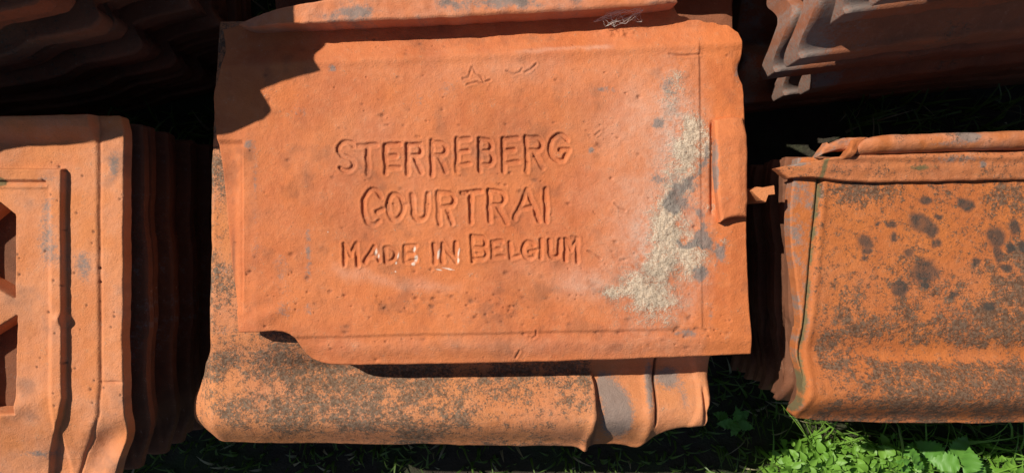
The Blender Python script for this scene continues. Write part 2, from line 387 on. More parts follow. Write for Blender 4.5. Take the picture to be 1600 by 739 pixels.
def t1_h(X, Y):
    sl = 0.048 * (X - 760)
    yr = 60 - sl * 0.95                                   # the groove beside the upper rim follows the tilt of the tile
    q = Y - yr
    z = np.zeros_like(X)
    z -= 15 * (1 - sm(-8, 26, q))                         # groove floor, ramp up to the panel
    z += 2.6 * np.exp(-((q - 27) / 8) ** 2)
    # raised panel
    wob = fbm(X, Y, 60, 3, 8) * 4
    pan = sm(388, 404, X + wob) * (1 - sm(1090, 1094.5, X - 0.012 * (Y - 90) + wob * .2)) * sm(70, 100, Y + sl + wob) * (1 - sm(523, 529.5, Y + 0.022 * (X - 500) + wob * .5))
    z += 2.6 * pan - 1.6 * gauss(X, Y, 1092, 400, 60, 130) * pan
    # left strip drops, long soft rib
    z -= 7 * (1 - sm(352, 392, X)) * sm(150, 220, Y)
    z += 3.0 * np.exp(-((X - 374) / 7) ** 2) * sm(215, 260, Y) * (1 - sm(470, 490, Y))
    z -= 5.5 * (1 - sm(377, 381, X + wob * .6)) * sm(216, 226, Y) * (1 - sm(478, 492, Y))
    z -= 7 * np.exp(-((X - 1113) / 3.0) ** 2) * sm(186, 200, Y) * (1 - sm(325, 340, Y))
    # bottom strip rolls over
    z -= 9 * sm(540, 575, Y + 0.022 * (X - 500)) 
    z -= 10 * gauss(X, Y, 470, 560, 40, 30)
    z += 3.5 * gauss(X, Y, 425, 490, 30, 10, -0.35)
    # right border
    z -= 2.0 * sm(1140, 1172, X)
    z -= 6 * gauss(X, Y, 1160, 108, 10, 18)
    # cracked flakes round the web
    z += 5 * gauss(X, Y, 970, 48, 30, 8) * (1 + 3 * fbm(X, Y, 14, 3, 60))
    # clay surface
    z += fbm(X, Y, 190, 3, 31) * 6 + fbm(X, Y, 38, 4, 32) * 1.7 + fbm(X, Y, 9, 3, 33) * 1.1
    z += crust(X, Y) * (1.4 + 3.5 * fbm(X, Y, 6, 3, 90))
    for px, py, r, d in PITS:
        m = (np.abs(X - px) < 3 * r) & (np.abs(Y - py) < 3 * r)
        xx, yy = X[m], Y[m]; z[m] -= d * np.exp(-(((xx - px) / r) ** 2 + ((yy - py) / (0.7 * r)) ** 2))
    dc = seg_dist(X, Y, CRACKS, 6)
    z -= 1.7 * np.exp(-(dc / 1.2) ** 2) * (1 + 1.8 * fbm(X, Y, 9, 2, 34)); z += 0.6 * np.exp(-((dc - 3.5) / 1.8) ** 2)
    # stamped lettering
    wx = X + fbm(X, Y, 13, 2, 70) * 3.2; wy = Y + fbm(X, Y, 13, 2, 71) * 3.2
    d = seg_dist(wx, wy, ST, 11)
    dep = 2.9 * (1 + 1.1 * fbm(X, Y, 40, 2, 72))
    hw = 3.2 - 0.4 * sm(370, 385, Y)
    z -= dep * (1 - sm(hw - 1.3, hw + 1.2, d)); z += 0.7 * np.exp(-((d - hw - 2.6) / 1.9) ** 2)
    return z
def t1_a(X, Y):
    wh = 0
    for zx, zy, rx, ry in ((240, 612, 3, 8), (252, 630, 2, 5), (336, 628, 2, 8), (326, 660, 2, 3), (405, 600, 3, 7), (412, 640, 4, 8), (398, 664, 4, 3), (508, 620, 3.2, 12), (594, 612, 2.2, 9), (592, 650, 2.5, 6), (550, 684, 14, 2), (510, 688, 8, 1.5), (36, 527, 2, 1.5), (324, 696, 2, 2)):
        (cx, cy), = zp((zx, zy)); wh = wh + 0.95 * gauss(X, Y, cx, cy, rx, ry, 0.2)
    wh = wh + 0.35 * gauss(X, Y, 960, 60, 26, 4, -0.25) + 0.5 * gauss(X, Y, 995, 62, 16, 4, -.35)
    line = np.exp(-((Y - (78 - 0.06 * (X - 880) + fbm(X, Y, 20, 3, 4) * 8)) / 4) ** 2) * sm(790, 850, X) * (1 - sm(940, 965, X))
    arc_ = np.exp(-((Y - (418 + 30 * np.sin(np.clip((X - 510) / 200, 0, 1) * 1.57)) + fbm(X, Y, 30, 3, 4) * 14) / 9) ** 2) * sm(505, 540, X) * (1 - sm(700, 740, X))
    pk = 0.55 * gauss(X, Y, 990, 300, 70, 120) + 0.6 * gauss(X, Y, 910, 440, 80, 22) + 0.35 * gauss(X, Y, 800, 110, 160, 30) + 0.5 * gauss(X, Y, 1000, 180, 60, 60) \
        + 0.3 * gauss(X, Y, 800, 540, 300, 14) + 0.9 * line + 0.6 * arc_ + 0.35 * gauss(X, Y, 840, 415, 40, 12) + 0.15 * gauss(X, Y, 640, 210, 160, 110) + 0.16
    pk = pk * (0.9 + 1.4 * fbm(X, Y, 50, 4, 44))
    dk = 0.24 * sm(0.10, 0.3, fbm(X, Y, 30, 5, 51)) + 0.13 * sm(0.02, 0.25, fbm(X, Y, 110, 5, 56)) + 0.28 * np.exp(-(seg_dist(X, Y, CRACKS, 5) / 1.5) ** 2) \
        + 0.45 * gauss(X, Y, 396, 330, 8, 150) * np.clip(0.6 + 2 * fbm(X, Y, 26, 3, 52), 0, 1.3) + 0.35 * gauss(X, Y, 482, 300, 10, 150) * np.clip(0.3 + 2.4 * fbm(X, Y, 30, 3, 57), 0, 1.3) + 0.55 * gauss(X, Y, 361, 420, 3, 60) + 0.3 * gauss(X, Y, 720, 480, 220, 26) * sm(0.05, 0.25, fbm(X, Y, 12, 4, 53))
    for px, py, r, d in PITS:
        m = (np.abs(X - px) < 3 * r) & (np.abs(Y - py) < 3 * r)
        dk[m] += 0.30 * np.exp(-(((X[m] - px) / r) ** 2 + ((Y[m] - py) / (0.7 * r)) ** 2))
    # darker tone in the stamped letters and pits
    dk = dk + 0.09 * (1 - sm(1.5, 4.5, seg_dist(X, Y, ST, 6))) * (0.6 + 1.2 * fbm(X, Y, 20, 3, 54))
    fl = 0.75 * gauss(X, Y, 1062, 230, 40, 90) + 0.85 * gauss(X, Y, 1035, 400, 62, 95, 0.2) + 0.5 * gauss(X, Y, 1048, 140, 22, 40) + 0.35 * gauss(X, Y, 960, 450, 60, 22)
    fl = np.clip(fl * (1.0 + 1.4 * fbm(X, Y, 44, 4, 19)), 0, 1) * (1 - 0.8 * sm(1112, 1122, X))
    return dict(film=fl, pale=crust(X, Y), grey=greys(X, Y), pink=np.clip(pk * (1 - 0.8 * sm(1090, 1110, X)), 0, 1), white=np.clip(wh, 0, 1), dark=np.clip(dk, 0, 1),
                moss=0.5 * gauss(X, Y, 1050, 150, 30, 30) * (fbm(X, Y, 14, 3, 2) + .4))

MID = 'clay tiles of the middle stack'
t1 = empty('clay_tile', 'orange clay roof tile lying back up, stamped STERREBERG COURTRAI MADE IN BELGIUM', 'roof tile', MID, world(760, 300, -20))
O1 = (760, 300, -20)
t1b = mesh_obj('tile_body', shell('tile_body',
    [(342, 42), (347, 75), (346, 105), (339, 125), (333, 142), (334, 180), (336, 225), (343, 260), (349, 320), (356, 400), (366, 470), (370, 520)],
    [(1157, 48), (1161, 68), (1160, 90), (1154, 104), (1157, 122), (1163, 136), (1164, 182), (1167, 220), (1167, 350), (1169, 420), (1172, 480), (1177, 530), (1178, 555)],
    [(342, 42), (400, 28), (600, 13), (900, -6), (1048, -12), (1059, 12), (1065, 21), (1076, 21), (1083, 27), (1097, 26), (1107, 31), (1121, 30), (1129, 35), (1143, 34), (1149, 41), (1157, 48)],
    [(370, 520), (400, 519), (437, 516), (457, 524), (466, 540), (478, 560), (497, 569), (522, 572), (700, 570), (900, 565), (1100, 558), (1178, 555)],
    span(340, 1178, 1.15), span(30, 560, 1.15), t1_h, 22, M_CLAY, 0, 2.6, t1_a, 0.6, 3, origin=O1, chai=1), t1)
# raised interlocking rim along the upper edge
def rim_h(X, Y): return 30 + fbm(X, Y, 60, 3, 3) * 5 + fbm(X, Y, 12, 3, 4) * 2.2 - 5 * sm(1030, 1062, X) - 12 * (1 - sm(375, 440, X))
def rim_a(X, Y):
    n = fbm(X, Y, 30, 4, 12)
    return dict(grey=np.clip(0.52 * gauss(X, Y, 770, 5, 60, 14) + 0.45 * gauss(X, Y, 560, 18, 40, 12) + 0.25 + 1.1 * n, 0, 1), pink=np.clip(0.6 + n, 0, 1), dark=np.clip(n * 1.5 - .1, 0, .5))
mesh_obj('rim', shell('rim', [(366, 34), (376, 38), (386, 40)], [(1040, -42), (1056, -20), (1061, 1)],
    [(366, 34), (400, 20), (466, 6), (560, -10), (700, -20), (900, -34), (1040, -42)],
    [(386, 40), (476, 36), (600, 31), (700, 27), (850, 18), (1000, 10), (1061, 1)],
    span(370, 1060, 1.8), span(0, 40, 1.8), rim_h, 42, M_CLAY, 30, 4, rim_a, 1.6, 13, origin=O1, taper=0.15), t1)
# hanging nib at the right edge
def nib_h(X, Y): return 19 + fbm(X, Y, 30, 3, 23) * 3 + fbm(X, Y, 9, 3, 24) * 1.2 - 3 * sm(1150, 1168, X) - 10 * (1 - sm(182, 215, Y))
def nib_a(X, Y): return dict(grey=np.clip(0.8 * gauss(X, Y, 1119, 270, 4, 70) + 0.4 * gauss(X, Y, 1155, 265, 12, 14) + fbm(X, Y, 16, 3, 2) * .5, 0, 1), pink=0.15)
mesh_obj('nib', shell('nib', [(1119, 186), (1118, 230), (1120, 300), (1126, 348)], [(1165, 182), (1169, 230), (1169, 300), (1168, 339)],
    [(1119, 186), (1140, 181), (1165, 182)], [(1126, 348), (1140, 341), (1155, 338), (1168, 339)],
    span(1118, 1168, 1.3), span(182, 340, 1.3), nib_h, 26, M_CLAY, 15, 5, nib_a, 1.0, 23, origin=O1), t1)

# ------------------------------------------------------------------ face-up tile under it, with the long roll
def t2_h(X, Y):
    z = np.full_like(X, -52.0)
    dr = 0.30 + 0.70 * sm(380, 540, X)
    z -= 46 * dr * sm(520, 585, Y)
    roll = sm(572, 640, Y) - 0
    z += 38 * dr * roll - 66 * sm(640, 716, Y) ** 1.5
    z -= 40 * (1 - sm(300, 345, X)) * sm(540, 600, Y)          # rounded left end of the roll
    z -= 16 * (1 - sm(326, 346, X)) * (1 - sm(530, 570, Y))
    # roll ends in a lip, lower interlock beyond it
    xl = 928 + 5 * np.sin((Y - 590) / 26) + fbm(X, Y, 30, 2, 9) * 6
    lip = sm(xl - 2.5, xl + 2.5, X)
    z += 6 * np.exp(-((X - xl + 6) / 7) ** 2) * sm(590, 680, Y)
    z -= 13 * lip * sm(575, 600, Y)
    z += 5 * np.exp(-((X - 1014) / 8) ** 2) * lip
    z -= 9 * np.exp(-((X - 1024.5) / 1.8) ** 2) * (1 - sm(655, 672, Y))
    z += 7 * np.exp(-((X - 1012) / 14) ** 2 - ((Y - 690) / 16) ** 2)
    # curved fold in the flange
    fx = 1088 - 0.0 * Y; fold = np.hypot(X - 1000, (Y - 610) * 0.95) - 92
    z += 4 * sm(-4, 6, fold) * sm(1020, 1040, X) - 7 * sm(4, 40, fold) * sm(1030, 1060, X)
    z -= 8 * np.exp(-((X - 1101) / 3) ** 2) * sm(600, 620, Y) * (1 - sm(655, 668, Y))
    z += fbm(X, Y, 120, 3, 101) * 7 + fbm(X, Y, 30, 4, 102) * 2.0 + fbm(X, Y, 8, 3, 103) * 1.2
    return z
def t2_a(X, Y):
    n = fbm(X, Y, 90, 5, 111); n2 = fbm(X, Y, 30, 4, 112)
    li = 0.62 + 1.5 * n + 0.8 * fbm(X, Y, 34, 4, 113) + 0.10 * (1 - sm(575, 640, Y)) - 0.65 * gauss(X, Y, 890, 655, 60, 50) - 0.30 * sm(660, 700, Y) * (1 - sm(500, 640, X)) \
        + 0.25 * gauss(X, Y, 850, 640, 50, 26) - 0.35 * gauss(X, Y, 420, 600, 60, 14) + 0.15 * gauss(X, Y, 460, 640, 70, 30)
    li = (li - 0.32 * (1 - sm(480, 545, Y))) * (1 - sm(920, 936, X))
    gr = 1.1 * gauss(X, Y, 963, 648, 27, 52) + 0.9 * gauss(X, Y, 1045, 592, 24, 20) + 0.8 * gauss(X, Y, 1015, 600, 8, 50) + 0.55 * gauss(X, Y, 1072, 625, 10, 26) + 0.65 * gauss(X, Y, 940, 600, 20, 22)
    gr = gr * (0.95 + 0.9 * n2) * sm(925, 940, X) + 0.34 * (1 - sm(565, 610, Y)) * (1 - sm(900, 930, X)) * (0.8 + 2.4 * n2)
    dk = 0.75 * np.exp(-((X - 930) / 3.5) ** 2) * sm(600, 630, Y) * (0.7 + n2) + 0.6 * np.exp(-((X - 1025) / 2) ** 2) * (1 - sm(655, 672, Y))
    wh = 0.5 * gauss(X, Y, 740, 593, 30, 2, 0.1) + 0.45 * gauss(X, Y, 860, 602, 26, 2, 0.15) + 0.35 * gauss(X, Y, 560, 640, 24, 5)
    return dict(lichen=np.clip(li, 0.36, 0.80) * (1 - sm(920, 936, X)), grey=np.clip(gr, 0, 1), dark=np.clip(dk, 0, 1), pink=np.clip(0.25 + n, 0, 1) * 0.7, white=wh,
                moss=0.42 * gauss(X, Y, 985, 600, 18, 20) * (1 + n2))
T2L = [(352, 40), (338, 240), (335, 380), (334, 500), (334, 545), (320, 572), (301, 605), (293, 640), (297, 668), (312, 688), (332, 697)]
T2R = [(1100, 40), (1110, 400), (1112, 585), (1111, 625), (1104, 642), (1107, 655), (1104, 667)]
T2T = [(352, 40), (600, 38), (900, 38), (1100, 40)]
T2B = [(332, 697), (420, 702), (600, 706), (800, 709), (892, 710), (908, 713), (919, 720), (928, 713), (938, 709), (985, 711), (998, 716), (1010, 715), (1028, 690), (1045, 677), (1060, 672), (1090, 668), (1104, 667)]
O2 = (760, 420, -100)
t2 = empty('clay_tile', 'weathered clay tile with a lichen-spotted rounded roll, directly under the stamped tile', 'roof tile', MID, world(*O2))
vs2 = dense([(40, 200, 9), (200, 480, 4), (480, 715, 1.4)], (40, 715))
mesh_obj('tile_body', shell('tile_body', T2L, T2R, T2T, T2B, span(305, 1110, 1.5), vs2, t2_h, 24, M_WEATH, -80, 7, t2_a, 1.2, 103, origin=O2), t2)

def block_mesh(name, sx, sy, sz, mat):
    bm = bmesh.new(); bmesh.ops.create_cube(bm, size=1)
    for v in bm.verts:
        k = 0.8 if v.co.z < 0 else 1.0
        v.co = Vector((v.co.x * sx * k / S, v.co.y * sy * k / S, v.co.z * sz / S))
    bmesh.ops.bevel(bm, geom=list(bm.edges), offset=3 / S, segments=2, affect='EDGES')
    me = bpy.data.meshes.new(name); bm.to_mesh(me); bm.free(); me.materials.append(mat); return me
def nibs(parent, me, pts, origin):
    for (px, py, z) in pts:
        mesh_obj('nib', me, parent, ((px - origin[0]) / S, (origin[1] - py) / S, (z - origin[2]) / S))
# back-to-back tiles keep apart on their nibs
NIB_A = block_mesh('nib', 46, 26, 42, M_CLAY)
nibs(t1, NIB_A, [(480, 470, -38), (1040, 470, -38), (480, 250, -38), (1040, 250, -38)], O1)
NIB_W = block_mesh('nib', 46, 26, 40, M_WEATH)
nibs(t2, NIB_W, [(420, 300, -92), (1030, 300, -92), (420, 500, -92), (1030, 500, -92)], O2)
# the two tiles below: same casting, coarser
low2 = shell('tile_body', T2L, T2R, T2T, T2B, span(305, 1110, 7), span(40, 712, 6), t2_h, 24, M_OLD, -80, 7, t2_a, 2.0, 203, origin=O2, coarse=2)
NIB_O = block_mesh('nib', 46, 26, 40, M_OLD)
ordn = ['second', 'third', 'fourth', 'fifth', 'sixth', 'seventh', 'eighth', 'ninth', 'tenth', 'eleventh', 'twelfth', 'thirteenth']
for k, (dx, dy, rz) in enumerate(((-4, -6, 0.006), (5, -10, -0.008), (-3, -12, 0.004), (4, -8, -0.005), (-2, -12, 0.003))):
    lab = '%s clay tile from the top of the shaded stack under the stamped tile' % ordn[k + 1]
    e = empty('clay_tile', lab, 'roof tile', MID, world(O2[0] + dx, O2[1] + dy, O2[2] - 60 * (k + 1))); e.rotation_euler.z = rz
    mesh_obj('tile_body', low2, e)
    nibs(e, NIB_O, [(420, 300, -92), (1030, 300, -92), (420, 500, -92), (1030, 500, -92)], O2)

# ------------------------------------------------------------------ left stack: ribbed tile, back up
def seg_poly_x(Y, pts):
    ys = [p[1] for p in pts]; xs = [p[0] for p in pts]; return np.interp(Y, ys, xs)
def inpoly_soft(X, Y, x0, x1, y0, y1, s=2.0):
    return sm(x0 - s, x0 + s, X) * (1 - sm(x1 - s, x1 + s, X)) * sm(y0 - s, y0 + s, Y) * (1 - sm(y1 - s, y1 + s, Y))
def l1_h(X, Y):
    z = np.zeros_like(X)
    wob = fbm(X, Y, 50, 3, 301) * 1.6
    xr = seg_poly_x(Y, [(102, 200), (103, 600), (104, 620), (96, 650), (78, 685), (64, 715), (52, 760)])
    xo = seg_poly_x(Y, [(153, 200), (155, 600), (150, 650), (132, 690), (112, 720), (95, 760)])
    ridge = (1 - sm(-2, 2, X - xr + wob * .4)) * sm(262, 266.5, Y + wob * 0.6)
    z += 12 * ridge
    z -= 7 * inpoly_soft(X, Y, -400, 78, 283, 291, 1.5)                          # slot
    z -= 4.5 * inpoly_soft(X, Y, -400, 84, 293, 760, 5)
    z -= 3.0 * sm(-2, 2, X - xo + wob * .5) + 2.0 * np.exp(-((X - xo) / 3) ** 2)
    # pockets with slanted tops
    p1 = sm(-52, -48, X) * (1 - sm(26, 30, X)) * sm(-2, 2, Y - (318 - 0.9 * (np.abs(X - 6)) * -0.9)) * (1 - sm(-2, 2, Y - (448 + 0.55 * X)))
    p2 = sm(-52, -48, X) * (1 - sm(27, 31, X + 0.02 * (Y - 560))) * sm(-2, 2, Y - (512 - 0.62 * X)) * (1 - sm(640, 646, Y))
    for c in (-140, -250, -360):
        p1 = np.maximum(p1, inpoly_soft(X, Y, c, c + 70, 318, 455)); p2 = np.maximum(p2, inpoly_soft(X, Y, c, c + 70, 505, 642))
    z -= 62 * np.maximum(p1, p2)
    # upper rim
    z += 15 * (1 - sm(198, 226, Y + 0.0 * X)) * (1 - sm(146, 156, X + wob)) + 6 * (1 - sm(186, 206, Y))
    # the lower side turns down in folds
    z -= 46 * sm(615, 770, Y) ** 1.2
    z += 9 * np.sin((X * 0.75 + (Y - 640) * 0.9) / 15.0) * sm(640, 700, Y) * sm(100, 150, X)
    z += 6 * gauss(X, Y, 20, 640, 40, 14, -.4)
    # spur across the ridge
    z += 7 * gauss(X, Y, 100, 497, 9, 8) - 4 * gauss(X, Y, 172, 598, 14, 2)
    z += fbm(X, Y, 120, 3, 311) * 5 + fbm(X, Y, 26, 4, 312) * 1.3 + fbm(X, Y, 8, 3, 313) * 0.9
    for px, py, r in L_DOTS: z -= 2.2 * gauss(X, Y, px, py, r, r)
    return z
L_DOTS = [(pr.uniform(0, 195), pr.uniform(240, 640), pr.uniform(1.2, 2.2)) for _ in range(46)]
def l1_a(X, Y):
    n = fbm(X, Y, 46, 5, 321)
    dk = 0
    for px, py, r in L_DOTS: dk = dk + 0.9 * gauss(X, Y, px, py, r * 0.9, r * 0.9)
    gr = 0.40 * gauss(X, Y, 80, 380, 30, 60) + 0.42 * gauss(X, Y, 130, 420, 16, 50) + 0.45 * gauss(X, Y, 85, 320, 14, 20) + 0.4 * gauss(X, Y, 140, 600, 18, 24) + 0.4 * gauss(X, Y, 40, 715, 40, 10) + 0.5 * gauss(X, Y, 50, 280, 50, 7) + .32 * gauss(X, Y, 175, 260, 14, 40)
    return dict(dark=np.clip(dk + 0.4 * sm(0.10, 0.35, n) + 0.22 * sm(0.0, 0.3, fbm(X, Y, 130, 5, 325)), 0, 1), grey=np.clip(1.15 * gr * (1 + 2.4 * n), 0, 1), pink=np.clip(0.25 + 1.2 * n, 0, 1),
                moss=np.clip(0.9 * gauss(X, Y, 4, 285, 16, 10) + .4 * gauss(X, Y, 5, 640, 20, 10), 0, 1))
LL = [(-420, 184), (-420, 760)]
LR = [(186, 181), (191, 184), (192, 240), (191, 400), (190, 560), (192, 655), (186, 692), (172, 722), (156, 760)]
LT = [(-420, 184), (-200, 186), (0, 186), (120, 182), (186, 181)]
LB = [(-420, 760), (0, 760), (156, 760)]
OL = (0, 480, -20)
LEFTG = 'ribbed tiles of the stack beside the stamped tile'
l1 = empty('clay_tile', 'pale orange ribbed tile with square dark pockets, topmost of its stack', 'roof tile', LEFTG, world(*OL))
us_l = dense([(-420, -60, 7), (-60, 197, 1.2)], (-420, 197))
mesh_obj('tile_body', shell('tile_body', LL, LR, LT, LB, us_l, span(180, 760, 1.5), l1_h, 22, M_LEFT, 0, 2.4, l1_a, 0.8, 303, origin=OL, chai=1), l1)
NIB_L = block_mesh('nib', 40, 26, 30, M_LEFT)
nibs(l1, NIB_L, [(150, 330, -30), (150, 560, -30), (-300, 330, -30), (-300, 560, -30)], OL)
def l2_h(X, Y):
    z = np.zeros_like(X); z -= 46 * sm(615, 770, Y) ** 1.2
    z += 4 * np.sin((X * 0.75 + (Y - 640) * 0.9) / 15.0) * sm(640, 700, Y) * sm(100, 150, X)
    z += 10 * (1 - sm(98, 104, X)) - 5 * sm(153, 157, X)
    return z + fbm(X, Y, 60, 3, 331) * 4 + fbm(X, Y, 16, 3, 332) * 1.2
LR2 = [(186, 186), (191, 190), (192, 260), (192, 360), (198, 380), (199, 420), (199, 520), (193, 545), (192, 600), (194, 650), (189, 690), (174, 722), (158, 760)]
low_l = shell('tile_body', LL, LR2, LT[:-1] + [(186, 186)], LB[:-1] + [(158, 760)], dense([(-420, 0, 20), (0, 197, 4)], (-420, 197)), span(180, 760, 4), l2_h, 15, M_SHADE, 0, 2,
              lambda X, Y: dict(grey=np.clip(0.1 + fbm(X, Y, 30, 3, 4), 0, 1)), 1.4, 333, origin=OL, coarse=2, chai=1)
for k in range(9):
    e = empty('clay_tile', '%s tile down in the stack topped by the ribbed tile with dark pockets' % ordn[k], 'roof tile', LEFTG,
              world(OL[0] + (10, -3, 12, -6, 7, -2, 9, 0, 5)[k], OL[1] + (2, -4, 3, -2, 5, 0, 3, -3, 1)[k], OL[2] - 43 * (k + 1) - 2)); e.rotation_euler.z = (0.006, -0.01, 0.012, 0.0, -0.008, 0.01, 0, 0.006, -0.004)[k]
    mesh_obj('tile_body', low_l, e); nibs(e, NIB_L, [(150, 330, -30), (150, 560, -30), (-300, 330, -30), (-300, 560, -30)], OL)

# ------------------------------------------------------------------ right stack: face-up tile with round lichen spots
SPOTS = [(1441, 349, 20, 12, .6), (1456, 363, 9, 9, 0), (1354, 378, 12, 9, .4), (1356, 391, 7, 5, 0), (1444, 424, 19, 17, 0), (1406, 451, 11, 11, 0), (1556, 372, 13, 16, -.4), (1560, 396, 6, 14, -.2),
         (1573, 419, 8, 6, 0), (1586, 356, 9, 10, 0), (1598, 386, 6, 9, 0), (1350, 405, 4, 4, 0), (1393, 350, 6, 5, 0), (1373, 349, 4, 3, 0), (1465, 380, 7, 5, 0), (1467, 340, 6, 4, 0),
         (1420, 395, 8, 6, 0), (1544, 478, 9, 6, -.4), (1490, 461, 6, 5, 0), (1580, 388, 6, 7, 0), (1510, 320, 12, 8, .5), (1448, 312, 10, 5, 0), (1525, 408, 6, 5, 0), (1397, 370, 5, 6, 0), (1445, 446, 5, 4, 0), (1630, 420, 14, 14, 0)]
def r1_h(X, Y):
    z = np.full_like(X, -16.0)
    z += 3 * sm(330, 520, Y)
    z -= 12 * np.exp(-((Y - 552 - 0.02 * (X - 1400)) / 26) ** 2)
    z += 16 * sm(555, 600, Y) - 62 * sm(604, 672, Y) ** 1.6
    xg = seg_poly_x(Y, [(1290, 240), (1284, 300), (1272, 420), (1262, 520), (1257, 600), (1252, 660)])
    z -= 4 * (1 - sm(-2, 3, X - xg)); z -= 6 * np.exp(-((X - xg + 4) / 2.6) ** 2)
    z += 1.5 * np.exp(-((X - xg - 6) / 5) ** 2)
    z += fbm(X, Y, 140, 3, 401) * 6 + fbm(X, Y, 34, 4, 402) * 1.2 + fbm(X, Y, 7, 3, 403) * 1.1
    return z
def r1_a(X, Y):
    n = fbm(X, Y, 90, 5, 411); n2 = fbm(X, Y, 14, 4, 412)
    li = 0.50 + 1.0 * n + 0.8 * fbm(X, Y, 30, 4, 413) + 0.10 * sm(450, 560, Y) + 0.24 * sm(450, 520, Y) * (1 - sm(535, 555, Y)) + 0.28 * gauss(X, Y, 1340, 560, 60, 16) + 0.30 * np.exp(-((Y - 585 - 0.03 * (X - 1400)) / 20) ** 2) * sm(1300, 1380, X) \
        - 0.5 * np.exp(-((Y - 552 - 0.02 * (X - 1450)) / 10) ** 2) * sm(1340, 1400, X) - 0.3 * gauss(X, Y, 1270, 600, 22, 60) + 0.12 * sm(1480, 1600, X) - .25 * gauss(X, Y, 1330, 420, 50, 110) + 0.25 * gauss(X, Y, 1350, 300, 60, 16) + .2 * gauss(X, Y, 1540, 310, 60, 22) + .2 * gauss(X, Y, 1500, 625, 160, 22)
    li = np.clip(li, 0.38, 0.82) * sm(1258, 1285, X)
    sp = 0
    wx = X + 9 * fbm(X, Y, 9, 3, 91); wy = Y + 9 * fbm(X, Y, 9, 3, 92)
    for cx, cy, rx, ry, a in SPOTS: sp = np.maximum(sp, 1 - sm(0.6, 1.35, np.sqrt(-np.log(np.maximum(gauss(wx, wy, cx, cy, rx * 1.15, ry * 1.15, a), 1e-9)))))
    xg = seg_poly_x(Y, [(1290, 240), (1284, 300), (1272, 420), (1262, 520), (1257, 600), (1252, 660)])
    moss = 0.95 * np.exp(-((X - xg + 5) / 6) ** 2) * (0.85 + n2)
    return dict(lichen=np.clip(li, 0, 1), spots=sp, dark=np.clip(sp * (0.95 + 0.6 * n2), 0, 0.95), moss=np.clip(moss, 0, 1), pink=np.clip(.15 + n, 0, 1) * .4,
                grey=np.clip(0.46 * (1 - sm(0, 8, X - xg)) * (0.9 + 2 * n2), 0, 1))
OR = (1700, 450, -30)
RIGHTG = 'weathered tiles of the stack beside the grass'
RL = [(1250, 246), (1240, 290), (1236, 345), (1240, 400), (1246, 440), (1251, 480), (1252, 512), (1247, 516), (1249, 580), (1254, 622), (1248, 652), (1262, 664)]
RR = [(2060, 236), (2060, 668)]
RT = [(1250, 246), (1400, 242), (2060, 236)]
RB = [(1262, 664), (1320, 670), (1450, 673), (1600, 672), (2060, 668)]
r1 = empty('clay_tile', 'orange clay tile speckled with round black lichen spots, topmost of its stack', 'roof tile', RIGHTG, world(*OR))
us_r = dense([(1240, 1612, 1.4), (1612, 2060, 9)], (1240, 2060))
vs_r = dense([(240, 280, 4), (280, 665, 1.4)], (240, 665))
mesh_obj('tile_body', shell('tile_body', RL, RR, RT, RB, us_r, vs_r, r1_h, 24, M_RED, -14, 3, r1_a, 1.2, 403, origin=OR, chai=1), r1)
def fl_h(X, Y): return 2 - 5 * sm(258, 280, Y) + 5 * np.exp(-((Y - 246) / 6) ** 2) - 8 * (1 - sm(1216, 1270, X)) + fbm(X, Y, 40, 3, 421) * 4 + fbm(X, Y, 9, 3, 422) * 1.5
def fl_a(X, Y):
    n = fbm(X, Y, 22, 4, 431)
    return dict(moss=np.clip(0.75 * np.exp(-((X - 1288 + 0.2 * (Y - 260)) / 6) ** 2) + 0.5 * gauss(X, Y, 1250, 264, 20, 5) + 0.6 * gauss(X, Y, 1440, 262, 40, 7) * (1 + 2 * n) + .45 * gauss(X, Y, 1530, 272, 30, 4), 0, 1),
                grey=np.clip(0.85 * gauss(X, Y, 1245, 256, 22, 5) + 0.7 * gauss(X, Y, 1535, 258, 8, 8) + 0.55 * gauss(X, Y, 1490, 250, 40, 10) * (1 + 2 * n), 0, 1), lichen=0.35 + .5 * n, pink=0.2)
mesh_obj('interlock_flange', shell('interlock_flange', [(1215, 262), (1228, 272), (1236, 278)], [(2060, 232), (2060, 274)],
    [(1215, 262), (1240, 256), (1285, 250), (1300, 246), (1360, 240), (1600, 234), (2060, 232)],
    [(1236, 278), (1262, 276), (1290, 280), (1340, 285), (1450, 283), (1600, 279), (2060, 274)],
    dense([(1216, 1612, 1.6), (1612, 2060, 12)], (1216, 2060)), span(240, 285, 1.6), fl_h, 17, M_RED, 0, 3, fl_a, 1.1, 433, origin=OR), r1)

